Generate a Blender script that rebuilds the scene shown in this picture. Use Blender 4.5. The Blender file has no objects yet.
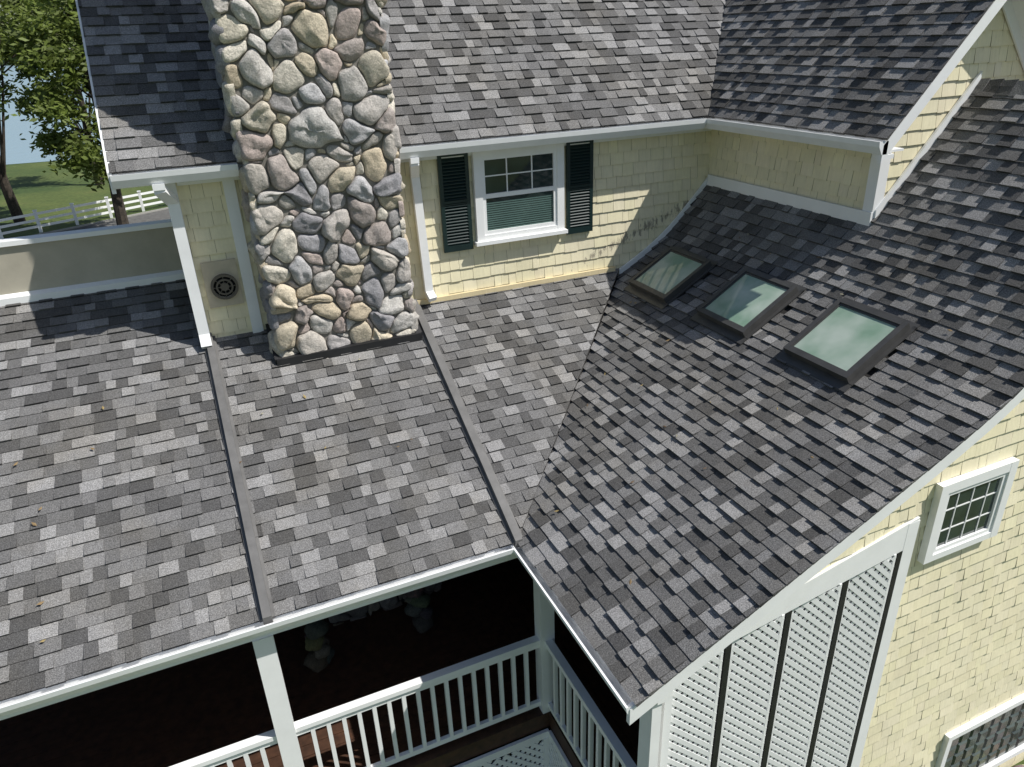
import bpy, bmesh, math, random
from mathutils import Vector, Matrix, noise
random.seed(7)
R=random.random
def U(a,b): return a+(b-a)*R()
sc=bpy.context.scene
# ---------------------------------------------------------------- materials
def newmat(name):
    m=bpy.data.materials.new(name); m.use_nodes=True
    nt=m.node_tree; b=nt.nodes['Principled BSDF']; return m,nt,b
def N(nt,t,**k):
    n=nt.nodes.new(t)
    for a,v in k.items(): setattr(n,a,v)
    return n
def noise_n(nt,scale,detail=4,rough=.6,vec=None):
    n=N(nt,'ShaderNodeTexNoise'); n.inputs['Scale'].default_value=scale; n.inputs['Detail'].default_value=detail; n.inputs['Roughness'].default_value=rough
    if vec is None:
        tc=N(nt,'ShaderNodeNewGeometry'); vec=tc.outputs['Position']
    nt.links.new(vec,n.inputs['Vector']); return n
def ramp(nt,src,stops):
    r=N(nt,'ShaderNodeValToRGB'); cr=r.color_ramp
    while len(cr.elements)<len(stops): cr.elements.new(.5)
    for e,(p,c) in zip(cr.elements,stops):
        e.position=p; e.color=(c[0],c[1],c[2],1) if hasattr(c,'__len__') else (c,c,c,1)
    nt.links.new(src,r.inputs[0]); return r
def mul(nt,a,b,f=1.0,mode='MULTIPLY'):
    m=N(nt,'ShaderNodeMix',data_type='RGBA',blend_type=mode); m.inputs[0].default_value=f
    for s,i in((a,6),(b,7)):
        if hasattr(s,'links'): nt.links.new(s,m.inputs[i])
        else: m.inputs[i].default_value=(*s,1)
    return m.outputs[2]
def bump(nt,b,h,s=.3,d=.01):
    n=N(nt,'ShaderNodeBump'); n.inputs['Strength'].default_value=s; n.inputs['Distance'].default_value=d
    nt.links.new(h,n.inputs['Height']); nt.links.new(n.outputs[0],b.inputs['Normal'])
def attr(nt): 
    a=N(nt,'ShaderNodeAttribute'); a.attribute_name='col'; return a.outputs['Color']
def simple(name,col,rough=.5,ns=6,amp=.12,metal=0,bs=0):
    m,nt,b=newmat(name); n=noise_n(nt,ns)
    r=ramp(nt,n.outputs[0],[(.25,1-amp*1.6),(.75,1.0)])
    nt.links.new(mul(nt,col,r.outputs[0]),b.inputs['Base Color'])
    b.inputs['Roughness'].default_value=rough; b.inputs['Metallic'].default_value=metal
    if bs: 
        n2=noise_n(nt,ns*8); bump(nt,b,n2.outputs[0],bs,.01)
    return m
def shingle_mat():
    m,nt,b=newmat('asphalt_shingle')
    n=noise_n(nt,80,2,.75); r=ramp(nt,n.outputs[0],[(.3,.48),(.5,.95),(.7,1.65)])
    n2=noise_n(nt,.9,4,.6); r2=ramp(nt,n2.outputs[0],[(.3,(.94,.91,.85)),(.55,(1,1,1)),(.75,(1.05,1.05,1.07))])
    c=mul(nt,attr(nt),r.outputs[0]); c=mul(nt,c,r2.outputs[0])
    nt.links.new(c,b.inputs['Base Color']); b.inputs['Roughness'].default_value=.95
    b.inputs['Specular IOR Level'].default_value=.15
    bump(nt,b,n.outputs[0],.6,.012); return m
def siding_mat(name,weather=False):
    m,nt,b=newmat(name)
    g=N(nt,'ShaderNodeNewGeometry')
    mp=N(nt,'ShaderNodeMapping'); mp.inputs['Scale'].default_value=(30,30,2.5); nt.links.new(g.outputs['Position'],mp.inputs[0])
    n=noise_n(nt,1,4,.6,mp.outputs[0]); r=ramp(nt,n.outputs[0],[(.3,.93),(.7,1.02)])
    n2=noise_n(nt,1.3,5,.7); r2=ramp(nt,n2.outputs[0],[(.35,.9),(.6,1.0)])
    c=mul(nt,attr(nt),r.outputs[0]); c=mul(nt,c,r2.outputs[0])
    if weather:
        sp=N(nt,'ShaderNodeSeparateXYZ'); nt.links.new(g.outputs['Position'],sp.inputs[0])
        def M(op,a,b_=None,c_=None):
            q=N(nt,'ShaderNodeMath',operation=op); 
            for i,s in enumerate((a,b_,c_)):
                if s is None: continue
                if hasattr(s,'links'): nt.links.new(s,q.inputs[i])
                else: q.inputs[i].default_value=s
            return q.outputs[0]
        line=M('MULTIPLY_ADD',sp.outputs[0],.34,1.22)
        d=M('ABSOLUTE',M('SUBTRACT',sp.outputs[2],line))
        band=M('SUBTRACT',1.0,M('MULTIPLY',d,2.8)); band=M('MAXIMUM',band,0.0)
        xm=N(nt,'ShaderNodeMapRange'); nt.links.new(sp.outputs[0],xm.inputs[0]); xm.inputs[1].default_value=1.9; xm.inputs[2].default_value=3.6
        mp2=N(nt,'ShaderNodeMapping'); mp2.inputs['Scale'].default_value=(15,15,5); nt.links.new(g.outputs['Position'],mp2.inputs[0])
        n3=noise_n(nt,1,5,.75,mp2.outputs[0])
        k=M('MULTIPLY',M('MULTIPLY',band,xm.outputs[0]),.36); k=M('ADD',k,n3.outputs[0])
        rr=ramp(nt,k,[(.77,0),(.88,.85)])
        mx=N(nt,'ShaderNodeMix',data_type='RGBA'); nt.links.new(rr.outputs[0],mx.inputs[0]); nt.links.new(c,mx.inputs[6]); mx.inputs[7].default_value=(.24,.21,.16,1)
        c=mx.outputs[2]
    nt.links.new(c,b.inputs['Base Color']); b.inputs['Roughness'].default_value=.75
    bump(nt,b,n.outputs[0],.3,.01); return m
def stone_mat():
    m,nt,b=newmat('field_stone')
    n=noise_n(nt,9,6,.7); r=ramp(nt,n.outputs[0],[(.3,.66),(.5,.97),(.72,1.2)])
    n2=noise_n(nt,55,4,.8); r2=ramp(nt,n2.outputs[0],[(.3,.62),(.5,.98),(.7,1.3)])
    c=mul(nt,attr(nt),r.outputs[0]); c=mul(nt,c,r2.outputs[0])
    nt.links.new(c,b.inputs['Base Color']); b.inputs['Roughness'].default_value=.9
    b.inputs['Specular IOR Level'].default_value=.25
    n3=noise_n(nt,18,6,.75); bump(nt,b,n3.outputs[0],.7,.04); return m
M_SH=shingle_mat(); M_SID=siding_mat('yellow_wood_shingle'); M_SIDW=siding_mat('yellow_wood_shingle_weathered',True)
M_ST=stone_mat(); M_MORT=simple('mortar',(.27,.25,.22),.95,20,.3,bs=.5)
M_WH=simple('white_trim_paint',(.90,.90,.885),.45,3,.05)
M_GUT=simple('white_gutter_metal',(.90,.905,.90),.35,4,.06)
M_SHUT=simple('dark_green_shutter',(.010,.028,.027),.4,5,.2)
M_STRIP=simple('grey_flashing_metal',(.17,.165,.16),.6,4,.25)
M_BLK=simple('black_flashing',(.02,.02,.022),.55,6,.3)
M_BACK=simple('siding_backing',(.32,.27,.14),.8)
M_DECKB=simple('roof_underlay',(.03,.028,.026),.9)
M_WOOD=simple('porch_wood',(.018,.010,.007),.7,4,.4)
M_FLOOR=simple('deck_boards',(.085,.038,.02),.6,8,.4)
M_BRZ=simple('skylight_frame_metal',(.075,.073,.07),.35,5,.2)
M_TAN=simple('tan_stucco',(.48,.44,.35),.85,2,.15,bs=.1)
M_VENT=simple('vent_beige',(.55,.48,.36),.6)
M_DARK=simple('dark_cavity',(.006,.006,.006),.9)
M_SHAFT=simple('skylight_shaft',(.85,.90,.80),.7,1.2,.2)
def glass_mat(name,tint,dark=None,rough=.03):
    m,nt,b=newmat(name)
    if dark is not None:
        n=noise_n(nt,1.7,2); r=ramp(nt,n.outputs[0],[(.35,dark),(.7,[min(1,c*2) for c in dark])])
        nt.links.new(r.outputs[0],b.inputs['Base Color']); b.inputs['Roughness'].default_value=rough; b.inputs['IOR'].default_value=1.6
        return m
    out=nt.nodes['Material Output']; nt.nodes.remove(b)
    t=N(nt,'ShaderNodeBsdfTransparent'); t.inputs[0].default_value=(*tint,1)
    d=N(nt,'ShaderNodeBsdfDiffuse'); n=noise_n(nt,1.6,3,.5); nt.links.new(ramp(nt,n.outputs[0],[(.35,(.36,.55,.40)),(.65,(.74,.86,.74))]).outputs[0],d.inputs[0])
    m1=N(nt,'ShaderNodeMixShader'); m1.inputs[0].default_value=.62; nt.links.new(t.outputs[0],m1.inputs[1]); nt.links.new(d.outputs[0],m1.inputs[2])
    g=N(nt,'ShaderNodeBsdfGlossy'); g.inputs['Roughness'].default_value=rough
    f=N(nt,'ShaderNodeFresnel'); f.inputs[0].default_value=1.6
    mx=N(nt,'ShaderNodeMixShader'); nt.links.new(f.outputs[0],mx.inputs[0]); nt.links.new(m1.outputs[0],mx.inputs[1]); nt.links.new(g.outputs[0],mx.inputs[2]); nt.links.new(mx.outputs[0],out.inputs[0])
    return m
M_SKYG=glass_mat('skylight_glass',(.85,.97,.86)); M_WING=glass_mat('window_glass',None,(.02,.03,.028))
M_BLOCK=glass_mat('glass_block',None,(.05,.06,.05),.15)
# ---------------------------------------------------------------- builder
class MB:
    def __init__(s): s.v=[];s.f=[];s.c=[];s.m=[]
    def poly(s,pts,c=(1,1,1),m=0):
        b=len(s.v); s.v+= [tuple(p) for p in pts]; s.f.append(tuple(range(b,b+len(pts)))); s.c.append(c); s.m.append(m)
    def hexa(s,p,c=(1,1,1),m=0):
        b=len(s.v); s.v+=[tuple(q) for q in p]
        for f in((3,2,1,0),(4,5,6,7),(0,1,5,4),(1,2,6,5),(2,3,7,6),(3,0,4,7)):
            s.f.append(tuple(b+i for i in f)); s.c.append(c); s.m.append(m)
    def box(s,x0,x1,y0,y1,z0,z1,c=(1,1,1),m=0):
        s.hexa([(x0,y0,z0),(x1,y0,z0),(x1,y1,z0),(x0,y1,z0),(x0,y0,z1),(x1,y0,z1),(x1,y1,z1),(x0,y1,z1)],c,m)
    def bar(s,p,q,w,h,side=None,c=(1,1,1),m=0):
        p=Vector(p);q=Vector(q);d=(q-p).normalized()
        if side is None: side=d.cross(Vector((0,0,1))) if abs(d.z)<.95 else Vector((1,0,0))
        side=Vector(side); side=(side-d*side.dot(d)).normalized(); n=side.cross(d)
        a=side*w/2;e=n*h/2
        s.hexa([p-a-e,p+a-e,q+a-e,q-a-e,p-a+e,p+a+e,q+a+e,q-a+e],c,m)
    def obj(s,name,mats,parent=None,clips=(),smooth=False):
        me=bpy.data.meshes.new(name); me.from_pydata(s.v,[],s.f)
        at=me.attributes.new('col','FLOAT_COLOR','FACE')
        at.data.foreach_set('color',[x for c in s.c for x in (c[0],c[1],c[2],1.0)])
        if not isinstance(mats,(list,tuple)): mats=[mats]
        for m in mats: me.materials.append(m)
        me.polygons.foreach_set('material_index',s.m)
        if smooth: me.polygons.foreach_set('use_smooth',[True]*len(s.f))
        if clips:
            bm=bmesh.new(); bm.from_mesh(me)
            for co,no in clips:
                bmesh.ops.bisect_plane(bm,geom=bm.verts[:]+bm.edges[:]+bm.faces[:],plane_co=co,plane_no=no,clear_outer=True)
            bm.to_mesh(me); bm.free()
        me.update(); o=bpy.data.objects.new(name,me); sc.collection.objects.link(o)
        if parent: o.parent=parent
        return o
def empty(name):
    o=bpy.data.objects.new(name,None); sc.collection.objects.link(o); return o
HOUSE=empty('yellow_shingled_house')
# ---------------------------------------------------------------- parameters
W=4.0; H=2.034; SL=H/W; A=2.9; ZE=4.61; OV=.33; YG=.277; YG2=YG-.33; XC=5.735; XE=5.40; XR=7.3
S1,S2,XF=.487,.632,4.813
def g_(t): return .5*(t+math.sqrt(t*t+.25))
def prof(x):
    if x>XR: x=2*XR-x
    return S1*x+S2*(g_(x-XF)-g_(-XF))
# ---------------------------------------------------------------- shingle generators
def pal_roof():
    r=R()
    v= U(.085,.11) if r<.22 else U(.12,.16) if r<.54 else U(.165,.215) if r<.82 else U(.235,.29)
    return (v*1.02,v*1.0,v*.985)
def shingles(b,fP,fN,s0,s1,t0,t1,exp=.178,skip=None,wr=(.12,.31),lift=(.016,.034),pal=pal_roof,gap=0.0):
    t=t0
    while t<t1-1e-4:
        te=min(t+exp,t1); s=s0-U(0,.3); hi=R()<.5; rowo=U(-.004,.004)
        while s<s1:
            w=U(*wr); a=max(s,s0); e=min(s+w,s1)-gap
            s+=w; hi=not hi
            if e-a<.01: continue
            cx=(a+e)/2; ct=(t+te)/2
            if skip and skip(cx,ct): continue
            h=lift[1] if hi else lift[0]
            h*=U(.85,1.15)
            tt=t+rowo-(U(0,.012) if hi else 0)
            n0=fN(tt);n1=fN(te)
            p0=fP(a,tt);p1=fP(e,tt);p2=fP(e,te+.012);p3=fP(a,te+.012)
            q0=p0+n0*h;q1=p1+n0*h;q2=p2+n1*.004;q3=p3+n1*.004
            c=pal()
            b.poly([q0,q1,q2,q3],c)
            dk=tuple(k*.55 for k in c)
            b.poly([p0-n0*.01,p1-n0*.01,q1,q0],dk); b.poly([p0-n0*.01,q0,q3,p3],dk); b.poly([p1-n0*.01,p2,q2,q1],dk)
        t+=exp
def plane_map(org,sv,tv):
    org=Vector(org);sv=Vector(sv).normalized();tv=Vector(tv).normalized();n=sv.cross(tv).normalized()
    return (lambda s,t:org+sv*s+tv*t),(lambda t:n)
tv=Vector((0,1,SL)); L1=math.hypot(5.3,5.3*SL); L2=math.hypot(4,4*SL)
fP,fN=plane_map((0,-.06,-.06*SL),(1,0,0),tv)
b=MB(); shingles(b,fP,fN,-11,-3.25,0,L1+.05); b.obj('porch_roof_shingles_west',M_SH,HOUSE)
b=MB(); shingles(b,fP,fN,-3.25,4.1,0,L2+.05)
vd=Vector((3.9,4,0)).normalized(); vn=Vector((vd.y,-vd.x,0))
b.obj('porch_roof_shingles',M_SH,HOUSE,clips=[(Vector((0,0,0)),vn)])
SKY=[(3.76,4.64,2.27,3.37),(3.84,4.74,.42,1.52),(3.90,4.80,-1.42,-.32)]
xs=[-.06+i*.02 for i in range(int((XR+.06)/.02)+1)]; arc=[0]
for i in range(1,len(xs)): arc.append(arc[-1]+math.hypot(.02,prof(xs[i])-prof(xs[i-1])))
TOT=arc[-1]
import bisect as bs_
def x_at(t):
    t=max(0,min(TOT,t)); i=min(max(bs_.bisect(arc,t)-1,0),len(xs)-2); return xs[i]+.02*(t-arc[i])/(arc[i+1]-arc[i])
def fPw(s,t):
    x=x_at(t); 
    if t<0: x=-.06+t*.9
    return Vector((x,-s,prof(x)))
def fNw(t):
    x=x_at(t); d=(prof(x+.03)-prof(x-.03))/.06; return Vector((-d,0,1)).normalized()
def skipw(s,t):
    x=x_at(t);y=-s
    return any(a<x<c and d<y<e for a,c,d,e in SKY)
b=MB(); shingles(b,fPw,fNw,-4.0,A+.05,0,TOT,skip=skipw,lift=(.018,.04))
o=b.obj('wing_lower_roof_shingles',M_SH,HOUSE,clips=[(Vector((0,0,0)),-vn)])
bm=bmesh.new();bm.from_mesh(o.data)
dl=[f for f in bm.faces if f.calc_center_median().x>XC+.1 and f.calc_center_median().y>YG+.1]
bmesh.ops.delete(bm,geom=dl,context='FACES');bm.to_mesh(o.data);bm.free()
b=MB()
def fPe(s,t): p=fPw(0,t); return Vector((2*XR-p.x,s,p.z))
def fNe(t): n=fNw(t); return Vector((-n.x,0,n.z))
shingles(b,fPe,fNe,-A-.05,4,0,TOT); b.obj('wing_lower_roof_shingles_east',M_SH,HOUSE)
b=MB(); 
y=-A-.03
while y<YG-.05:
    b.hexa([(XR-.14,y,prof(XR-.14)+.02),(XR-.14,y+.22,prof(XR-.14)),(XR,y+.22,prof(XR)+.03),(XR,y,prof(XR)+.05),(XR-.14,y,prof(XR-.14)+.04),(XR-.14,y+.22,prof(XR-.14)+.03),(XR,y+.22,prof(XR)+.05),(XR,y,prof(XR)+.075)],pal_roof())
    b.hexa([(XR,y,prof(XR)+.05),(XR,y+.22,prof(XR)+.03),(XR+.14,y+.22,prof(XR-.14)),(XR+.14,y,prof(XR-.14)+.02),(XR,y,prof(XR)+.075),(XR,y+.22,prof(XR)+.05),(XR+.14,y+.22,prof(XR-.14)+.03),(XR+.14,y,prof(XR-.14)+.04)],pal_roof())
    y+=.2
b.obj('ridge_cap_shingles',M_SH,HOUSE)
MS=.95; WS=1.08
YR=8.6
fP,fN=plane_map((0,W-OV-.05,ZE-.02),(1,0,0),(0,1,MS))
b=MB(); shingles(b,fP,fN,-3.95,9.0,0,math.hypot(1,MS)*(YR-W+OV))
v2=Vector((MS,WS,0)).normalized(); vn2=Vector((v2.y,-v2.x,0)); vo=Vector((XE,W-OV,0))
b.obj('main_roof_shingles',M_SH,HOUSE,clips=[(vo,vn2)])
ZR=ZE+WS*(XR-XE)
fP,fN=plane_map((XE-.05,0,ZE-.02),(0,-1,0),(1,0,WS))
b=MB(); shingles(b,fP,fN,-8.6,-YG2+.05,0,math.hypot(1,WS)*(XR-XE+.05)); b.obj('upper_wing_roof_shingles',M_SH,HOUSE,clips=[(vo,-vn2)])
fP,fN=plane_map((2*XR-XE+.05,0,ZE-.02),(0,1,0),(-1,0,WS))
b=MB(); shingles(b,fP,fN,YG2-.05,8.6,0,math.hypot(1,WS)*(XR-XE+.05)); b.obj('upper_wing_roof_shingles_east',M_SH,HOUSE)
b=MB(); e=.03
b.hexa([(-11,0,-.14),(-3.25,0,-.14),(-3.25,5.3,5.3*SL-.14),(-11,5.3,5.3*SL-.14),(-11,0,-e),(-3.25,0,-e),(-3.25,5.3,5.3*SL-e),(-11,5.3,5.3*SL-e)])
b.hexa([(-3.25,0,-.14),(0,0,-.14),(0,4,H-.14),(-3.25,4,H-.14),(-3.25,0,-e),(0,0,-e),(0,4,H-e),(-3.25,4,H-e)])
b.poly([(0,0,-e),(3.9,4,H-e),(0,4,H-e)])
ygrid=sorted(set([-A,4.0]+[q for k in SKY for q in(k[2]+.03,k[3]-.03)]))
xgrid=[0,1,2,3,3.5]+sorted(set(q for k in SKY for q in(k[0]+.03,k[1]-.03)))+[5.0,5.3,5.7]
for i in range(len(xgrid)-1):
    for j in range(len(ygrid)-1):
        xa,xb=xgrid[i],xgrid[i+1]; ya,yb=ygrid[j],ygrid[j+1]; cx,cy=(xa+xb)/2,(ya+yb)/2
        if any(k[0]<cx<k[1] and k[2]<cy<k[3] for k in SKY): continue
        if cx<cy*3.9/4-.6: continue
        b.poly([(xa,ya,prof(xa)-e),(xb,ya,prof(xb)-e),(xb,yb,prof(xb)-e),(xa,yb,prof(xa)-e)])
xx=5.7
while xx<14.6:
    b.poly([(xx,-A,prof(xx)-e),(xx+.3,-A,prof(xx+.3)-e),(xx+.3,YG,prof(xx+.3)-e),(xx,YG,prof(xx)-e)]); xx+=.3
b.poly([(-3.9,W-OV,ZE-.05),(XE,W-OV,ZE-.05),(XE+4.2*MS/WS,YR,ZE+MS*(YR-W+OV)-.05),(-3.9,YR,ZE+MS*(YR-W+OV)-.05)])
b.poly([(-3.9,YR,ZE+MS*(YR-W+OV)-.05),(12,YR,ZE+MS*(YR-W+OV)-.05),(12,13.5,ZE),(-3.9,13.5,ZE)])
b.poly([(XE,YG2,ZE-.05),(XR,YG2,ZR-.05),(XR,8.6,ZR-.05),(XE,8.6,ZE-.05)])
b.poly([(2*XR-XE,YG2,ZE-.05),(XR,YG2,ZR-.05),(XR,8.6,ZR-.05),(2*XR-XE,8.6,ZE-.05)])
b.obj('roof_deck',M_DECKB,HOUSE)
# ---------------------------------------------------------------- siding walls
YEL=(.87,.79,.55)
def pal_sid():
    k=U(.95,1.03); return (YEL[0]*k,YEL[1]*k*U(.99,1.01),YEL[2]*k*U(.97,1.03))
def wall(name,org,sv,L,z0,z1,mat=M_SID,clips=(),exp=.2,skip=None):
    b=MB(); fP,fN=plane_map(org,sv,(0,0,1))
    shingles(b,fP,fN,0,L,z0,z1,exp=exp,wr=(.12,.34),lift=(.024,.027),pal=pal_sid,gap=.005,skip=skip)
    n=fN(0)
    b.poly([fP(0,z0)-n*.002,fP(L,z0)-n*.002,fP(L,z1)-n*.002,fP(0,z1)-n*.002],(.4,.34,.2))
    return b.obj(name,mat,HOUSE,clips=clips)
wall('main_wall_siding',(-3.3,W,0),(1,0,0),XC+3.3,1.9,4.5,M_SIDW)
wall('upper_wing_west_siding',(XC,W,0),(0,-1,0),W-YG,3.05,4.5)
wall('upper_gable_siding',(XC,YG,0),(1,0,0),2*(XR-XC),3.0,ZR,clips=[(Vector((XR,0,ZR-.12)),Vector((-WS,0,1))),(Vector((XR,0,ZR-.12)),Vector((WS,0,1)))])
GY=-A+.3
def skg(s,t):
    x=s+.3; z=t
    return z>prof(x)-.28 or (x<3.9 and z>-3.75 and z<-.12+.2*(x-.3)) 
b=MB(); fP,fN=plane_map((.3,GY,0),(1,0,0),(0,0,1))
shingles(b,fP,fN,0,13.8,-6.05,5.2,exp=.2,wr=(.12,.34),lift=(.024,.027),pal=pal_sid,gap=.005,skip=skg)
b.obj('lower_gable_siding',M_SID,HOUSE)
b=MB()
b.box(-3.28,XC-.02,W+.02,13,-6,4.48); b.box(XC+.02,2*XR-XC-.02,YG+.02,13,-6,4.48)
b.poly([(XC,YG+.03,4.45),(2*XR-XC,YG+.03,4.45),(XR,YG+.03,ZR-.15)])
b.box(4.0,2*XR-.5,GY+.02,3.9,-6,1.7)
xx=4.0
while xx<2*XR-4.0:
    m_=min(prof(xx),prof(xx+.2))-.1; b.box(xx,xx+.2,GY+.02,YG+.5,1.5,m_); xx+=.2
xx=.4
while xx<4.0: b.poly([(xx,GY+.01,-.1+.2*(xx-.3)),(xx+.2,GY+.01,-.1+.2*(xx-.1)),(xx+.2,GY+.01,prof(xx+.2)-.1),(xx,GY+.01,prof(xx)-.1)]); xx+=.2
b.obj('house_body',M_BACK,HOUSE)
wall('main_west_siding',(-3.3,13,0),(0,-1,0),9,1.9,4.5)
# ---------------------------------------------------------------- white trim
b=MB()
def ribbon(pts,y0,y1,h,off=0):
    for (xa,za),(xb,zb) in zip(pts[:-1],pts[1:]):
        b.hexa([(xa,y0,za-h+off),(xb,y0,zb-h+off),(xb,y1,zb-h+off),(xa,y1,za-h+off),(xa,y0,za+off),(xb,y0,zb+off),(xb,y1,zb+off),(xa,y1,za+off)])
def rng(a,c,n): return [a+(c-a)*i/n for i in range(n+1)]
ribbon([(x,prof(x)) for x in rng(-.12,XR,40)],-A-.03,-A+.03,.22,-.005)
ribbon([(x,prof(x)) for x in rng(XR,2*XR,40)],-A-.03,-A+.03,.22,-.005)
ribbon([(x,prof(x)) for x in rng(.2,XR,40)],-A+.03,GY-.0,.03,-.16)
ribbon([(x,prof(x)) for x in rng(.3,XR,40)],GY-.05,GY-.001,.2,-.19)
ribbon([(x,prof(x)+.12) for x in rng(3.85,XC,16)],W-.07,W-.032,.14)
b.box(XC-.07,XC-.032,YG-.05,W-.08,3.22,prof(XC)+.13)
ribbon([(x,prof(x)+.16) for x in rng(XC-.0,XR,12)],YG-.07,YG-.032,.18)
b.box(XC-.045,XC+.13,YG-.045,YG-.001,3.2,4.5); b.box(XC-.045,XC-.001,YG-.001,YG+.13,3.2,4.5)
b.box(-3.36,-3.22,W-.05,W-.001,1.95,4.5); b.box(-3.36,-3.302,W-.001,W+.12,1.95,4.5)
b.box(-2.62,-2.46,W-.05,W-.001,1.98,4.5)
b.box(-3.9,XE-.003,W-OV+.0,W-OV+.03,ZE-.22,ZE-.03)
b.box(-3.9,XC,W-OV+.03,W-.001,ZE-.2,ZE-.17)
b.box(XE,XE+.03,YG2,W-OV-.003,ZE-.22,ZE-.03)
b.box(XE+.03,XC,YG2,W-OV,ZE-.202,ZE-.172)
b.box(-3.2,XC-.04,W-.06,W-.035,4.3,4.42); 
for sgn in (1,-1):
    X=lambda x: x if sgn==1 else 2*XR-x
    def P8(xa,y0,y1,h,o):
        za=ZE-.03+(xa-XE)*WS; xb=XR; zb=ZR-.03
        return [(X(xa),y0,za-h+o),(X(xb),y0,zb-h+o),(X(xb),y1,zb-h+o),(X(xa),y1,za-h+o),(X(xa),y0,za+o),(X(xb),y0,zb+o),(X(xb),y1,zb+o),(X(xa),y1,za+o)]
    b.hexa(P8(XE-.08,YG2-.03,YG2+.03,.24,.02)); b.hexa(P8(XE+.12,YG2+.03,YG,.03,-.17)); b.hexa(P8(XC,YG-.06,YG-.033,.2,-.2))
b.box(XE-.06,XE+.14,YG2-.028,YG2+.1,ZE-.28,ZE-.222)
za=ZE-.03; zb=ZE+MS*(YR-W+OV)-.03
b.hexa([(-3.98,W-OV-.05,za-.25),(-3.93,W-OV-.05,za-.25),(-3.93,YR,zb-.25),(-3.98,YR,zb-.25),(-3.98,W-OV-.05,za+.02),(-3.93,W-OV-.05,za+.02),(-3.93,YR,zb+.02),(-3.98,YR,zb+.02)])
b.hexa([(-3.93,W-OV,za-.2),(-3.3,W-OV,za-.2),(-3.3,YR,zb-.2),(-3.93,YR,zb-.2),(-3.93,W-OV,za-.17),(-3.3,W-OV,za-.17),(-3.3,YR,zb-.17),(-3.93,YR,zb-.17)])
b.box(-11,0,-.02,.02,-.2,-.04); b.box(-.0,.04,-A,0,-.2,-.04)
b.box(-11,.55,.1,.26,-.42,-.22); b.box(.34,.5,-2.75,.1,-.42,-.2)
b.obj('white_trim',M_WH,HOUSE)
b=MB(); b.box(-.1,3.75,W-.09,W-.032,H-.02,H+.06,(.74,.62,.38)); b.obj('wall_base_ledge',M_SID,HOUSE)
# ---------------------------------------------------------------- gutters
b=MB()
def gutter(p,q,out):
    p=Vector(p);q=Vector(q);out=Vector(out)
    pr=[(0,0),(0,-.17),(.09,-.17),(.12,-.12),(.15,-.07),(.16,0),(.135,.0),(.13,-.02),(.125,-.06),(.095,-.11),(.07,-.15),(.015,-.15),(.015,0)]
    A_=[p+out*a+Vector((0,0,c)) for a,c in pr]; B_=[q+out*a+Vector((0,0,c)) for a,c in pr]
    for i in range(len(pr)):
        j=(i+1)%len(pr); b.poly([A_[i],B_[i],B_[j],A_[j]])
    for X_ in(A_,B_):
        b.poly([X_[0],X_[1],X_[2],X_[3],X_[4],X_[5]])
gutter((-11,-.022,-.02),(-.15,-.022,-.02),(0,-1,0))
gutter((-.002,.02,-.03),(-.002,-A-.02,-.03),(-1,0,0))
gutter((-3.95,W-OV-.002,ZE-.04),(-2.4,W-OV-.002,ZE-.04),(0,-1,0)); gutter((-.16,W-OV-.002,ZE-.04),(XE-.16,W-OV-.002,ZE-.04),(0,-1,0))
gutter((XE-.002,W-OV-.0,ZE-.045),(XE-.002,YG2-.03,ZE-.045),(-1,0,0))
def spout(pts,w=.13,d=.09):
    for p,q in zip(pts[:-1],pts[1:]): b.bar(p,q,w,d,side=(1,0,0))
spout([(.06,W-OV-.09,ZE-.2),(.06,W-OV-.09,ZE-.28),(.14,W-.09,ZE-.52),(.2,W-.09,2.22),(.22,W-.22,2.12)])
spout([(-3.42,W-OV-.09,ZE-.2),(-3.42,W-OV-.09,ZE-.28),(-3.3,W-.12,ZE-.5),(-3.3,W-.12,2.16),(-3.3,W-.25,2.0)],.15,.1)
b.obj('gutters_and_downspouts',M_GUT,HOUSE)
b=MB()
for x,y1 in((-3.25,4.0),(-.06,3.95)):
    b.hexa([(x-.055,-.12,-.06),(x+.055,-.12,-.06),(x+.055,y1,y1*SL),(x-.055,y1,y1*SL),(x-.05,-.12,.05),(x+.05,-.12,.05),(x+.05,y1,y1*SL+.11),(x-.05,y1,y1*SL+.11)])
    b.hexa([(x-.09,-.08,-.03),(x+.09,-.08,-.03),(x+.09,y1,y1*SL+.01),(x-.09,y1,y1*SL+.01),(x-.09,-.08,.0),(x+.09,-.08,.0),(x+.09,y1,y1*SL+.042),(x-.09,y1,y1*SL+.042)])
b.obj('roof_divider_strips',M_STRIP,HOUSE)
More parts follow.
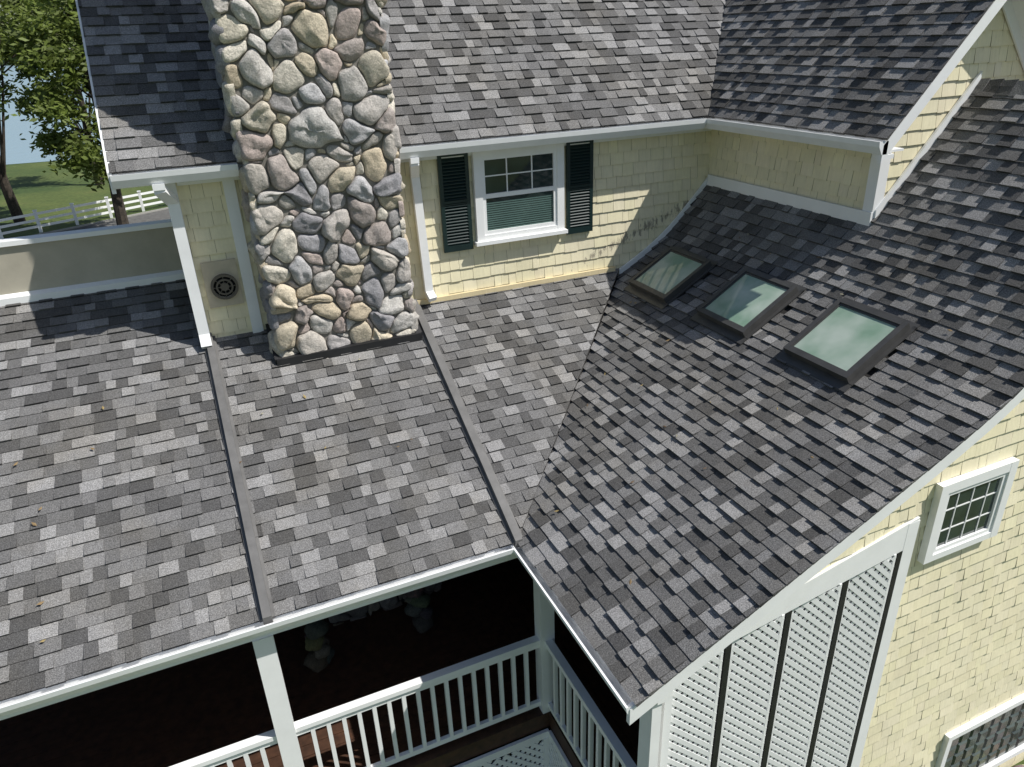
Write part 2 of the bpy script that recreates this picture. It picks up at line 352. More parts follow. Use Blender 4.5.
# ---------------------------------------------------------------- skylights
for k,(xa,xb,ya,yb) in enumerate(SKY):
    E=empty('skylight'); E.parent=HOUSE
    O=Vector((xa,ya,prof(xa))); u=Vector((xb-xa,0,prof(xb)-prof(xa))); Lu=u.length; u.normalize(); n=Vector((-u.z,0,u.x)); Lv=yb-ya
    def q(s,t,h): return O+u*s+Vector((0,t,0))+n*h
    def bx(b,s0,s1,t0,t1,h0,h1): b.hexa([q(s0,t0,h0),q(s1,t0,h0),q(s1,t1,h0),q(s0,t1,h0),q(s0,t0,h1),q(s1,t0,h1),q(s1,t1,h1),q(s0,t1,h1)])
    b=MB(); fw_=.07; 
    bx(b,0,Lu,0,fw_,-.05,.15); bx(b,0,Lu,Lv-fw_,Lv,-.05,.15); bx(b,0,fw_,fw_,Lv-fw_,-.05,.148); bx(b,Lu-fw_,Lu,fw_,Lv-fw_,-.05,.155)
    bx(b,-.13,0,-.05,Lv+.05,.038,.046); bx(b,0,Lu+.05,-.05,0,.036,.05); bx(b,0,Lu+.05,Lv,Lv+.05,.036,.05); bx(b,Lu,Lu+.1,-.05,Lv+.05,.03,.05)
    bx(b,.0,Lu,fw_,fw_+.025,.11,.135); bx(b,.0,Lu,Lv-fw_-.025,Lv-fw_,.11,.135); bx(b,fw_,fw_+.025,fw_,Lv-fw_,.11,.134); bx(b,Lu-fw_-.03,Lu-fw_,fw_,Lv-fw_,.11,.136)
    b.obj('frame',M_BRZ,E)
    b=MB(); b.poly([q(fw_,fw_,.125),q(Lu-fw_,fw_,.125),q(Lu-fw_,Lv-fw_,.125),q(fw_,Lv-fw_,.125)]); b.obj('glass',M_SKYG,E)
    b=MB(); s0,s1,t0,t1=.06,Lu-.06,.06,Lv-.06; d=-.3
    b.poly([q(s0,t0,d),q(s1,t0,d),q(s1,t1,d),q(s0,t1,d)])
    for P_,Q_ in(((s0,t0),(s1,t0)),((s1,t0),(s1,t1)),((s1,t1),(s0,t1)),((s0,t1),(s0,t0))):
        b.poly([q(*P_,d),q(*Q_,d),q(*Q_,.1),q(*P_,.1)])
    b.bar(q(.3,Lv*.45,-.2),q(.62,Lv*.6,-.02),.02,.02)
    b.obj('light_shaft',M_SHAFT,E)
# ---------------------------------------------------------------- windows
def window(name,x0,x1,z0,z1,yw,kind):
    E=empty(name);E.parent=HOUSE; b=MB(); t=.13; y0=yw-.09
    b.box(x0,x0+t,y0,yw-.0,z0,z1); b.box(x1-t,x1,y0,yw,z0,z1); b.box(x0+t,x1-t,y0+.002,yw,z1-t,z1); b.box(x0+t,x1-t,y0+.002,yw,z0,z0+t*.7)
    if kind=='dh': b.box(x0-.04,x1+.04,y0-.05,yw,z0-.06,z0+.001)
    gx0,gx1,gz0,gz1=x0+t,x1-t,z0+t*.7,z1-t
    s=.06; ya=y0+.02; yb=y0+.06
    b.box(gx0,gx0+s,ya,yb,gz0,gz1);b.box(gx1-s,gx1,ya,yb,gz0,gz1);b.box(gx0+s,gx1-s,ya,yb,gz1-s,gz1);b.box(gx0+s,gx1-s,ya,yb,gz0,gz0+s)
    if kind=='dh':
        zm=(gz0+gz1)/2; b.box(gx0+s,gx1-s,ya-.005,yb,zm-.035,zm+.035)
        for i in(1,2):
            xm=gx0+(gx1-gx0)*i/3; b.box(xm-.009,xm+.009,ya+.01,yb,zm+.035,gz1-s)
        b.box(gx0+s,gx1-s,ya+.012,yb-.001,(zm+gz1)/2-.009,(zm+gz1)/2+.009)
    else:
        for i in(1,2,3):
            xm=gx0+(gx1-gx0)*i/4; b.box(xm-.007,xm+.007,yb-.02,yb,gz0+s,gz1-s)
        for i in (1,2):
            zm=gz0+(gz1-gz0)*i/3; b.box(gx0+s,gx1-s,yb-.018,yb-.001,zm-.007,zm+.007)
    b.obj('frame',M_WH,E)
    b=MB(); b.poly([(gx0,yb-.01,gz0),(gx1,yb-.01,gz0),(gx1,yb-.01,gz1),(gx0,yb-.01,gz1)]); 
    b.obj('glass',M_WING,E)
    if kind=='dh':
        b=MB(); z=gz0+s
        while z<gz0+.50: b.box(gx0+s,gx1-s,yb-.016,yb-.012,z,z+.022); z+=.036
        b.obj('blind',simple('blind_green_grey',(.10,.17,.15),.5),E)
window('double_hung_window',1.1,2.7,2.93,4.40,W-.03,'dh')
window('gable_window',4.15,5.45,.02,1.14,GY-.02,'grid')
def shutter(x0,x1):
    b=MB(); y0=W-.085;y1=W-.035; z0,z1=2.82,4.40
    b.box(x0,x0+.06,y0,y1,z0,z1);b.box(x1-.06,x1,y0,y1,z0,z1)
    for a,c in((z0,z0+.1),(z1-.08,z1),((z0+z1)/2-.04,(z0+z1)/2+.04)): b.box(x0+.06,x1-.06,y0,y1,a,c)
    b.box(x0+.06,x1-.06,y1-.01,y1,z0+.1,z1-.08)
    z=z0+.12
    while z<z1-.12:
        b.hexa([(x0+.06,y0,z),(x1-.06,y0,z),(x1-.06,y1-.01,z+.035),(x0+.06,y1-.01,z+.035),(x0+.06,y0,z+.01),(x1-.06,y0,z+.01),(x1-.06,y1-.01,z+.045),(x0+.06,y1-.01,z+.045)]); z+=.05
    b.obj('louvered_shutter',M_SHUT,HOUSE)
shutter(.53,1.03); shutter(2.77,3.27)
E=empty('glass_block_window');E.parent=HOUSE
b=MB(); x0,x1,z0,z1=5.85,9.2,-5.35,-4.05; y=GY-.1
b.box(x0,x0+.1,y,GY-.02,z0,z1);b.box(x1-.1,x1,y,GY-.02,z0,z1);b.box(x0,x1,y-.002,GY-.02,z1,z1+.1);b.box(x0,x1,y-.03,GY-.02,z0-.1,z0)
b.box(x0+.1,x1-.1,GY-.045,GY-.03,z0,z1); b.obj('frame',M_WH,E)
b=MB(); nx=13; nz=5; dx=(x1-x0-.2)/nx; dz=(z1-z0)/nz
for i in range(nx):
    for j in range(nz):
        a=x0+.1+i*dx+.012; c=z0+j*dz+.012; A1=a+dx-.024; C1=c+dz-.024; m=.03
        f=[(a,GY-.05,c),(A1,GY-.05,c),(A1,GY-.05,C1),(a,GY-.05,C1)]; t_=[(a+m,GY-.08,c+m),(A1-m,GY-.08,c+m),(A1-m,GY-.08,C1-m),(a+m,GY-.08,C1-m)]
        b.poly(t_)
        for k in range(4): b.poly([f[k],f[(k+1)%4],t_[(k+1)%4],t_[k]])
b.obj('glass_blocks',M_BLOCK,E)
E=empty('wall_vent');E.parent=HOUSE
b=MB(); b.box(-3.14,-2.66,W-.07,W-.03,2.52,3.2); b.obj('mount',M_VENT,E)
b=MB(); cx,cz,r=-2.88,2.82,.19
for r0,r1,h in((.19,.155,.05),(.12,.095,.045),(.06,.0,.04)):
    for i in range(28):
        a=2*math.pi*i/28;c=2*math.pi*(i+1)/28
        P_=lambda r,a,y:(cx+r*math.cos(a),y,cz+r*math.sin(a)); y=W-.07-h
        b.poly([P_(r0,a,y),P_(r0,c,y),P_(r1,c,y),P_(r1,a,y)]); b.poly([P_(r0,a,W-.07),P_(r0,c,W-.07),P_(r0,c,y),P_(r0,a,y)])
for i in range(8):
    a=math.pi*2*i/8; b.bar((cx,W-.1,cz),(cx+.17*math.cos(a),W-.1,cz+.17*math.sin(a)),.012,.012)
b.obj('grille',simple('vent_grey',(.13,.11,.09),.5),E)
b=MB(); b.poly([(cx+.155*math.cos(2*math.pi*i/24),W-.074,cz+.155*math.sin(2*math.pi*i/24)) for i in range(24)]); b.obj('cavity',M_DARK,E)
# ---------------------------------------------------------------- stone chimney
PALS=[(.52,.49,.45),(.50,.46,.41),(.38,.36,.35),(.62,.54,.41),(.48,.40,.36),(.66,.61,.52),(.33,.32,.33),(.58,.55,.51),(.58,.49,.36),(.46,.45,.45),(.54,.50,.46),(.40,.35,.32),(.64,.58,.47)]
def stone_face(b,org,uv,vv,Wd,Ht,big=(),rmin=.085,rmax=.23,dim=1.0):
    org=Vector(org);uv=Vector(uv);vv=Vector(vv);n=uv.cross(vv)
    pts=[(x,y,r) for x,y,r in big]
    for ph,(ra,rb) in enumerate(((.17,rmax),(.13,.17),(rmin,.13),(rmin*.8,rmin))):
        for _ in range(int(Wd*Ht*(45,260,500,700)[ph])):
            r=U(ra,rb);x=U(r*.5,Wd-r*.5);y=U(-.1,Ht+.1)
            if all((x-a)**2+((y-c)*1.15)**2>((r+s)*U(.76,.96))**2 for a,c,s in pts): pts.append((x,y,r))
    def warp(X,Y):
        e=min(1,max(0,min(X,Wd-X)/.15))
        q=Vector((X*2.6,Y*2.6,org.x*3+org.y)); q2=Vector((X*6,Y*6,9))
        return X+(noise.noise(q)*.17+noise.noise(q2)*.035)*e, Y+noise.noise(q+Vector((7,3,5)))*.17+noise.noise(q2+Vector((2,8,1)))*.035
    for i,(x,y,r) in enumerate(pts):
        nb=[(p[0],p[1],p[2]) for j,p in enumerate(pts) if j!=i and abs(p[0]-x)<1.1 and abs(p[1]-y)<1.1]
        hp=[]
        for a,c,s in nb:
            dx,dy=a-x,c-y;d=math.hypot(dx,dy); k=(d*d+r*r-s*s)/(2*d); hp.append((dx/d,dy/d,k-.009))
        hp+= [(-1,0,x+.05),(1,0,Wd-x+.05),(0,-1,y+.02),(0,1,Ht-y+.02)]
        K=28; rad=[]
        for q in range(K):
            a=2*math.pi*q/K; ca,sa=math.cos(a),math.sin(a); m=r*1.9
            for hx,hy,hd in hp:
                dd=ca*hx+sa*hy
                if dd>1e-4: m=min(m,max(hd,.01)/dd)
            rad.append(m)
        for _ in range(2):
            rad=[min(rad[q]*1.02,(rad[q-1]+rad[q]*1.6+rad[(q+1)%K])/3.6) for q in range(K)]
        sd=Vector((U(0,99),U(0,99),U(0,99)))
        rad=[rad[q]*(1+noise.noise(sd+Vector((math.cos(2*math.pi*q/K),math.sin(2*math.pi*q/K),0))*1.8)*.12) for q in range(K)]
        mr=sum(rad)/K
        if mr<.03: continue
        h=min(.13,mr*U(.38,.62)); tx,ty=U(-.4,.4),U(-.4,.4)
        base=random.choice(PALS); kk=U(.8,1.12)
        if r>.27: base=(.54,.52,.49);kk=1
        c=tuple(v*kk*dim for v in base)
        b0=len(b.v); rings=[(1,-.02),(.985,.3),(.94,.58),(.84,.80),(.68,.93),(.45,1.0),(.22,1.02)]
        for rr,hh in rings:
            for q in range(K):
                a=2*math.pi*q/K; lx=rad[q]*rr*math.cos(a); ly=rad[q]*rr*math.sin(a)
                nz=noise.noise(sd+Vector((lx,ly,0))*6)*.5+noise.noise(sd+Vector((lx,ly,3))*18)*.18
                z=h*hh*(1+nz+(tx*lx+ty*ly)/max(mr,.05)) if hh>0 else -.03
                X,Y=warp(x+lx,y+ly); b.v.append(tuple(org+uv*X+vv*Y+n*z))
        X,Y=warp(x,y)
        b.v.append(tuple(org+uv*X+vv*Y+n*h*(1.02+noise.noise(sd)*.5+noise.noise(sd+Vector((0,0,3)))*.18))); ce=len(b.v)-1
        for ri in range(len(rings)-1):
            for q in range(K):
                q2=(q+1)%K; b.f.append((b0+ri*K+q,b0+ri*K+q2,b0+(ri+1)*K+q2,b0+(ri+1)*K+q)); b.c.append(c); b.m.append(0)
        l=b0+(len(rings)-1)*K
        for q in range(K): b.f.append((l+q,l+(q+1)%K,ce)); b.c.append(c); b.m.append(0)
CH=empty('stone_chimney'); CH.parent=HOUSE
cx0,cx1,cy0,cy1=-2.30,-.27,3.40,4.30; zt=9.7; zb=1.62
b=MB(); b.box(cx0,cx1,cy0,cy1,1.0,zt); b.box(cx0-.15,cx1+.15,cy0-.15,cy1+.15,zt,zt+.2); b.obj('core',M_MORT,CH)
b=MB()
big=[(.95,4.95-zb,.36),(1.05,3.62-zb,.26),(.75,5.9-zb,.2)]
stone_face(b,(cx0,cy0,zb),(1,0,0),(0,0,1),cx1-cx0,zt-zb,big)
stone_face(b,(cx0,cy1,zb),(0,-1,0),(0,0,1),cy1-cy0,zt-zb)
stone_face(b,(cx1,cy0,zb),(0,1,0),(0,0,1),cy1-cy0,zt-zb)
stone_face(b,(cx0,cy0,-3.5),(1,0,0),(0,0,1),cx1-cx0,4.9,dim=.3)  # part inside the porch: porch shade put into the stone colour
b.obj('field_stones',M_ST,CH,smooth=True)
b=MB(); b.box(cx0,cx1,cy0+.005,W,-3.5,1.0); b.obj('hearth_core',M_BLK,CH)
b=MB(); z=cy0*SL
b.box(cx0-.1,cx1+.1,cy0-.14,cy0-.02,z-.14,z+.06); b.hexa([(cx0-.12,cy0-.1,z-.1),(cx0-.02,cy0-.1,z-.1),(cx0-.02,W-.05,H-.05),(cx0-.12,W-.05,H-.05),(cx0-.12,cy0-.1,z+.06),(cx0-.02,cy0-.1,z+.06),(cx0-.02,W-.05,H+.1),(cx0-.12,W-.05,H+.1)])
b.hexa([(cx1+.02,cy0-.1,z-.1),(cx1+.12,cy0-.1,z-.1),(cx1+.12,W-.05,H-.05),(cx1+.02,W-.05,H-.05),(cx1+.02,cy0-.1,z+.06),(cx1+.12,cy0-.1,z+.06),(cx1+.12,W-.05,H+.1),(cx1+.02,W-.05,H+.1)])
b.obj('base_flashing',M_BLK,CH)
def boulder_pier(name,x0,y0,z0,n):
    b=MB(); z=z0
    for i in range(n):
        w=U(.13,.2); b0=len(b.v); K=14; c=tuple(v*U(.13,.22) for v in random.choice(PALS)); rs=7; x=x0+U(-.14,.14);y=y0+U(-.1,.1); h=w*1.5; zz=z0+ (i//2)*.24; sd=U(0,50)  # stone colours cut low to stand in for the deep porch shade
        for k_ in range(rs):
            ph=math.pi*(k_+.3)/(rs-.4)
            for q in range(K):
                a=2*math.pi*q/K; k=1+noise.noise(Vector((math.cos(a)*1.3+sd,math.sin(a)*1.3,k_*.5)))*.4
                b.v.append((x+w*k*math.sin(ph)**.7*math.cos(a),y+w*k*math.sin(ph)**.7*math.sin(a),zz+h/2-h/2*math.cos(ph)))
        for k_ in range(rs-1):
            for q in range(K): b.f.append((b0+k_*K+q,b0+k_*K+(q+1)%K,b0+(k_+1)*K+(q+1)%K,b0+(k_+1)*K+q)); b.c.append(c); b.m.append(0)
        b.f.append(tuple(b0+(rs-1)*K+q for q in range(K))); b.c.append(c); b.m.append(0)
    return b.obj(name,M_ST,None,smooth=True)
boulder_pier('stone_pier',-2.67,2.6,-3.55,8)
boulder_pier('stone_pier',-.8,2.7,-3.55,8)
# ---------------------------------------------------------------- left parapet
b=MB(); b.box(-11,-3.34,5.3,5.45,2.3,3.5); b.obj('roof_parapet_wall',M_TAN,HOUSE)
b=MB(); b.box(-11,-3.34,5.25,5.5,3.5,3.57); b.hexa([(-11,5.2,2.6),(-3.34,5.2,2.6),(-3.34,5.298,2.6),(-11,5.298,2.6),(-11,5.2,2.76),(-3.34,5.2,2.76),(-3.34,5.298,2.8),(-11,5.298,2.8)]); b.obj('parapet_trim',M_WH,HOUSE)
# ---------------------------------------------------------------- porch interior
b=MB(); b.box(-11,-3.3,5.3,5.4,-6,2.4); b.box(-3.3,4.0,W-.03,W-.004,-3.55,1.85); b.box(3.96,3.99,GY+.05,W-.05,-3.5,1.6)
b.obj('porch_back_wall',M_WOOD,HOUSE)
b=MB()
yy=.1
while yy<5.2:
    b.box(-11,.445,yy,yy+.19,-3.6,-3.55); yy+=.2
b.box(-11,.5,.05,.1,-3.85,-3.55)
xx=.45
while xx<3.9: b.box(xx,xx+.19,-2.5,5,-3.602,-3.552); xx+=.2
b.box(.4,.45,-2.6,.05,-3.85,-3.55)
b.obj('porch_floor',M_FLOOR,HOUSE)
b=MB()
for x in(-3.36,-7.1): b.box(x-.12,x+.12,.08,.28,-3.55,-.42)
b.box(.3,.52,.06,.28,-3.55,-.42)
b.box(.3,.42,-2.72,-2.5,-6,-.15); b.box(.5,.6,-2.66,-2.5,-6,-.1)
b.obj('porch_posts',M_WH,HOUSE)
RL=empty('porch_railing'); b=MB()
def rail(p,q,zt=-2.1,zb=-3.4):
    p=Vector(p);q=Vector(q)
    b.bar(p+Vector((0,0,zt)),q+Vector((0,0,zt)),.12,.07); b.bar(p+Vector((0,0,zt-.1)),q+Vector((0,0,zt-.1)),.05,.08); b.bar(p+Vector((0,0,zb)),q+Vector((0,0,zb)),.06,.09)
    L=(q-p).length; n=int(L/.2); 
    for i in range(1,n):
        c=p+(q-p)*i/n; b.box(c.x-.028,c.x+.028,c.y-.028,c.y+.028,zb,zt-.1)
rail((-3.24,.17,0),(.3,.17,0)); rail((-6.98,.17,0),(-3.48,.17,0)); rail((-11,.17,0),(-7.22,.17,0)); rail((.42,.06,0),(.42,-2.5,0))
b.obj('rails_and_balusters',M_WH,RL)
def lattice(b,mapf,s0,s1,z0f,z1f,step=.14,w=.055):
    def clipseg(p,q):
        n=60; ins=[]
        for i in range(n+1):
            t=i/n; s=p[0]+(q[0]-p[0])*t; z=p[1]+(q[1]-p[1])*t
            if s0<=s<=s1 and z0f(s)<=z<=z1f(s): ins.append(t)
        if len(ins)<2: return None
        a,c=ins[0],ins[-1]; return (p[0]+(q[0]-p[0])*a,p[1]+(q[1]-p[1])*a),(p[0]+(q[0]-p[0])*c,p[1]+(q[1]-p[1])*c)
    zmin=min(z0f(s0),z0f(s1)); zmax=max(z1f(s0),z1f(s1)); Wd=s1-s0
    for dr,off in((1,0),(-1,.012)):
        c=zmin-Wd-step
        while c<zmax+Wd+step:
            if dr==1: p,q=(s0,c),(s1,c+Wd)
            else: p,q=(s0,c+Wd),(s1,c)
            r=clipseg(p,q)
            if r: b.bar(mapf(r[0][0],r[0][1],off),mapf(r[1][0],r[1][1],off),w,.01,side=mapf(0,1,0)-mapf(0,0,0)+mapf(-dr,0,0)-mapf(0,0,0))
            c+=step
LS=empty('lattice_screen')
top=lambda x:-.27+.155*x
b=MB(); fr=MB(); bk=MB()
for i,(xa,xb) in enumerate(((.60,1.22),(1.42,2.04),(2.24,2.86),(3.06,3.68))):
    mp=lambda s,z,off,xa=xa: Vector((s,GY+.02-.10*(s-xa)-off,z))
    lattice(b,mp,xa,xb,lambda s:-3.6,lambda s:top(s)-.02,.135,.06)
    for s in(xa,xb): b.bar(mp(s,-3.6,.006),mp(s,top(s),.006),.035,.02,side=(1,0,0))
    bk.box(xb+.05,xb+.13,GY-.05,GY-.01,-3.62,top(xb+.05))  # black bars standing in for the shaded gaps between panels
b.obj('lattice_slats',M_WH,LS); bk.obj('black_gap_bars',M_BLK,LS)
fr.hexa([(.3,GY-.05,top(.3)),(3.8,GY-.05,top(3.8)),(3.8,GY,top(3.8)),(.3,GY,top(.3)),(.3,GY-.05,-.02),(3.97,GY-.05,.74),(3.97,GY,.74),(.3,GY,-.02)])
fr.box(3.8,3.98,GY-.052,GY,-3.75,.70); fr.box(.5,3.8,GY-.05,GY,-3.8,-3.62)
fr.obj('lattice_frame',M_WH,LS)
b=MB(); b.poly([(.5,GY+.1,-3.6),(3.9,GY+.1,-3.6),(3.9,GY+.1,.4),(.5,GY+.1,-.15)]); 
b.obj('porch_shade_sheet',M_DARK,LS)  # opaque dark sheet standing in for the shaded porch behind the lattice
SK=empty('deck_skirt'); b=MB()
lattice(b,lambda s,z,off:Vector((s,.02-off,z)),-4,.4,lambda s:-5.9,lambda s:-4.0,.16,.07)
lattice(b,lambda s,z,off:Vector((.36-off,-s,z)),0,2.5,lambda s:-5.9,lambda s:-4.0,.16,.07)
b.box(-11,.36,-.02,.03,-4.0,-3.86); b.box(.34,.39,-2.6,-.02,-4.0,-3.86); b.box(-1.4,-1.25,-.03,.02,-6,-4.0); b.box(.26,.36,-.03,.02,-6,-4.0)
b.obj('skirt_lattice',M_WH,SK)
b=MB(); b.poly([(-11,.08,-6),(.5,.08,-6),(.5,.08,-3.9),(-11,.08,-3.9)]); b.poly([(.44,.08,-6),(.44,-2.6,-6),(.44,-2.6,-3.9),(.44,.08,-3.9)]); b.obj('skirt_backing',M_DARK,SK)
# fallen leaves and twigs lying on the roofs
b=MB()
for i in range(46):
    if R()<.6:
        y=U(-2.6,3.4); x=U(max(.4,y+.3),3.6) if R()<.6 else U(4.85,5.3)
        if x<y*.975+.2 : continue
        nn=Vector((-.5,0,1)).normalized(); o=Vector((x,y,prof(x)))+nn*.05
    else:
        x=U(-8,-.3); y=U(.2,3.2); nn=Vector((0,-SL,1)).normalized(); o=Vector((x,y,y*SL))+nn*.05
    a=Vector((U(-1,1),U(-1,1),0)); a=(a-nn*a.dot(nn)).normalized(); e2=nn.cross(a); s=U(.012,.03)
    b.poly([o-a*s*1.6,o+e2*s*.7,o+a*s*1.6+nn*.01,o-e2*s*.7],random.choice([(.25,.17,.08),(.32,.24,.1),(.14,.09,.05),(.3,.28,.2)]))
b.obj('fallen_leaves',M_SID)
# ---------------------------------------------------------------- ground etc
GZ=-6.0
m,nt,bb=newmat('grass'); n=noise_n(nt,.12,6,.65); n2=noise_n(nt,3,5,.7)
c=mul(nt,ramp(nt,n.outputs[0],[(.35,(.05,.085,.018)),(.6,(.10,.13,.03)),(.75,(.15,.14,.05))]).outputs[0],ramp(nt,n2.outputs[0],[(.3,.6),(.7,1.25)]).outputs[0])
nt.links.new(c,bb.inputs['Base Color']); bb.inputs['Roughness'].default_value=.95; M_GR=m
b=MB(); b.poly([(-3000,-3000,GZ),(3000,-3000,GZ),(3000,3000,GZ),(-3000,3000,GZ)]); b.obj('ground',M_GR)
m,nt,bb=newmat('lake_water'); bb.inputs['Base Color'].default_value=(.28,.38,.43,1); bb.inputs['Roughness'].default_value=.25
n=noise_n(nt,.6,4); bump(nt,bb,n.outputs[0],.25,.3); 
b=MB(); P_=[]
x=-600
while x<600: P_.append((x,104+x*.25+6*noise.noise(Vector((x*.05,0,0))),GZ+.02)); x+=8
b.poly([(-3000,2900,GZ+.02),(-3000,-200,GZ+.02)]+P_+[(3000,300,GZ+.02),(3000,2900,GZ+.02)]); b.obj('lake_water',m)
M_ASP=simple('asphalt',(.16,.155,.145),.9,3,.35,bs=.3)
fd=Vector((9.4,5.1,0)).normalized(); fo=Vector((-16.0,54.5,0)); fn=Vector((fd.y,-fd.x,0))
b=MB(); a0=fo-fd*60+fn*1.0; a1=fo+fd*60+fn*1.0
b.poly([(a0.x,a0.y,GZ+.01),(a1.x,a1.y,GZ+.01),((a1+fn*11).x,(a1+fn*11).y,GZ+.01),((a0+fn*11).x,(a0+fn*11).y,GZ+.01)]); b.obj('road',M_ASP)
b=MB()
for o_ in(1.0,12.0):
    p=a0+fn*(o_-1);q=a1+fn*(o_-1); b.bar((p.x,p.y,GZ+.05),(q.x,q.y,GZ+.05),.2,.14)
b.obj('road_kerb',simple('concrete',(.35,.34,.31),.9))
b=MB()
i=-22
while i<24:
    p=fo+fd*(i*2.6); b.box(p.x-.1,p.x+.1,p.y-.1,p.y+.1,GZ,GZ+1.55); b.box(p.x-.13,p.x+.13,p.y-.13,p.y+.13,GZ+1.55,GZ+1.62); i+=1
for h in(.45,.9,1.35):
    p=fo-fd*60;q=fo+fd*60; b.bar((p.x,p.y,GZ+h),(q.x,q.y,GZ+h),.06,.17)
b.obj('white_rail_fence',M_WH)
m,nt,bb=newmat('leaf'); c=mul(nt,attr(nt),ramp(nt,noise_n(nt,.5,3).outputs[0],[(.3,.7),(.7,1.3)]).outputs[0])
nt.links.new(c,bb.inputs['Base Color']); bb.inputs['Roughness'].default_value=.6
tr=N(nt,'ShaderNodeBsdfTranslucent'); nt.links.new(c,tr.inputs[0]); mx=N(nt,'ShaderNodeMixShader'); mx.inputs[0].default_value=.4
nt.links.new(bb.outputs[0],mx.inputs[1]);nt.links.new(tr.outputs[0],mx.inputs[2]);nt.links.new(mx.outputs[0],nt.nodes['Material Output'].inputs[0]); M_LEAF=m
M_BARK=simple('bark',(.07,.055,.04),.95,6,.5,bs=.6)
def limb(b,p,q,r0,r1,K=8):
    p=Vector(p);q=Vector(q);d=(q-p).normalized();s=d.orthogonal().normalized();t=d.cross(s)
    for i in range(K):
        a=2*math.pi*i/K;c=2*math.pi*(i+1)/K
        f=lambda o,r,a:o+(s*math.cos(a)+t*math.sin(a))*r
        b.poly([f(p,r0,a),f(p,r0,c),f(q,r1,c),f(q,r1,a)])
def tree(name,x,y,h,cr,z_lo,seed,nclump=70,leaves=170,ls=.26):
    random.seed(seed); E=empty(name); b=MB(); lf=MB()
    base=Vector((x,y,GZ)); p=base; r=.42; pts=[]
    for i in range(5):
        q=p+Vector((U(-.4,.4),U(-.4,.4),h*.16)); limb(b,p,q,r,r*.82); p=q;r*=.82; pts.append((q,r))
    cc=base+Vector((0,0,(z_lo+h)/2)); hz=(h-z_lo)/2
    for k in range(nclump):
        while True:
            v=Vector((U(-1,1),U(-1,1),U(-1,1)))
            if .35<v.length<1: break
        c=cc+Vector((v.x*cr,v.y*cr,v.z*hz)); 
        if k%3==0:
            s,rr=random.choice(pts); mid=(s+c)/2+Vector((U(-.4,.4),U(-.4,.4),.3)); limb(b,s,mid,rr*.4,rr*.22,5); limb(b,mid,c,rr*.22,.03,5)
        cs=U(.8,1.7); k0=U(.75,1.3)
        for _ in range(leaves):
            d=Vector((random.gauss(0,.45),random.gauss(0,.45),random.gauss(0,.33)))*cs; o=c+d
            a=Vector((U(-1,1),U(-1,1),U(-.6,.6))).normalized(); e2=a.orthogonal().normalized(); e2=(e2+Vector((U(-.5,.5),U(-.5,.5),U(-.5,.5)))).normalized()
            s=ls*U(.6,1.2); g=k0*U(.8,1.2)
            lf.poly([o-a*s,o+e2*s*.45,o+a*s,o-e2*s*.45],(.13*g,.17*g,.03*g))
    b.obj('trunk_and_limbs',M_BARK,E); lf.obj('crown_leaves',M_LEAF,E)
tree('oak_tree',-15.6,60,19,6.5,7,3)
tree('oak_tree',-8.0,52,18,3.6,2.5,5,60)
tree('oak_tree',-24,60,18,6,4.5,8,60)
tree('oak_tree',-11,76,21,5.5,11,11,50)
random.seed(21)
b=MB()
for i in range(5000):
    x=U(-500,500); y=900+U(0,40); z=GZ+abs(random.gauss(0,5)); s=U(2,4); a=Vector((U(-1,1),0,U(-1,1))).normalized(); e2=Vector((-a.z,0,a.x))
    b.poly([Vector((x,y,z))-a*s,Vector((x,y,z))+e2*s,Vector((x,y,z))+a*s,Vector((x,y,z))-e2*s],(.05,.08,.04))
b.obj('distant_trees',M_LEAF)
b=MB()
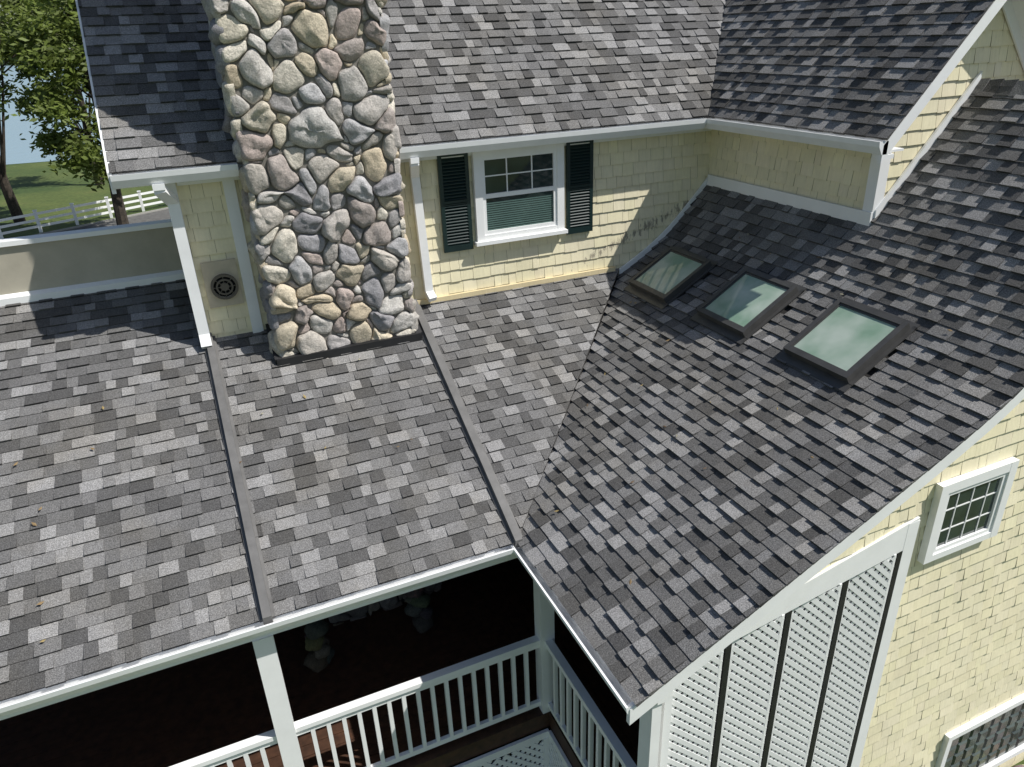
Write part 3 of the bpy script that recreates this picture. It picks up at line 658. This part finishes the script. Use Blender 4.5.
for i in range(700):
    x=U(6,14);y=GY-.15-U(0,1.9);r=U(.09,.2);c=tuple(v*U(.6,.95) for v in random.choice(PALS)); b0=len(b.v);K=8
    for j,(rr,hh) in enumerate(((1,0),(.95,.45),(.6,.8))):
        for q in range(K):
            a=2*math.pi*q/K; k=1+.2*noise.noise(Vector((x+math.cos(a),y+math.sin(a),j))); b.v.append((x+r*rr*k*math.cos(a),y+r*rr*k*.8*math.sin(a),GZ+r*hh))
    for j in range(2):
        for q in range(K): b.f.append((b0+j*K+q,b0+j*K+(q+1)%K,b0+(j+1)*K+(q+1)%K,b0+(j+1)*K+q));b.c.append(c);b.m.append(0)
    b.f.append(tuple(b0+2*K+q for q in range(K)));b.c.append(c);b.m.append(0)
b.obj('river_stones',M_ST,smooth=True)
# ---------------------------------------------------------------- light & camera
SD=Vector((.66,-.42,1)).normalized()
w=bpy.data.worlds.new('World'); sc.world=w; w.use_nodes=True; nt=w.node_tree
sk=nt.nodes.new('ShaderNodeTexSky'); sk.sky_type='NISHITA'; sk.sun_disc=False
sk.sun_elevation=math.asin(SD.z); sk.sun_rotation=math.atan2(SD.x,SD.y)
nt.links.new(sk.outputs[0],nt.nodes['Background'].inputs[0]); nt.nodes['Background'].inputs[1].default_value=.09
l=bpy.data.lights.new('sun','SUN'); l.energy=5; l.angle=math.radians(.5); l.color=(1,.975,.93)
o=bpy.data.objects.new('sun',l); sc.collection.objects.link(o); o.rotation_euler=SD.to_track_quat('Z','Y').to_euler()
yw,pt,rl=[math.radians(v) for v in(22.656,25.660,2.381)]
fw=Vector((math.sin(yw)*math.cos(pt),math.cos(yw)*math.cos(pt),-math.sin(pt))); rt=Vector((math.cos(yw),-math.sin(yw),0)); up=rt.cross(fw)
r2=rt*math.cos(rl)-up*math.sin(rl); u2=rt*math.sin(rl)+up*math.cos(rl)
cd=bpy.data.cameras.new('camera'); cd.sensor_width=36; cd.sensor_fit='HORIZONTAL'; cd.lens=733.362/1024*36; cd.clip_end=6000
co=bpy.data.objects.new('camera',cd); sc.collection.objects.link(co)
co.matrix_world=Matrix(((r2.x,u2.x,-fw.x,-3.049),(r2.y,u2.y,-fw.y,-7.260),(r2.z,u2.z,-fw.z,6.036),(0,0,0,1)))
sc.camera=co
sc.view_settings.view_transform='Standard'; sc.view_settings.look='None'; sc.view_settings.exposure=0
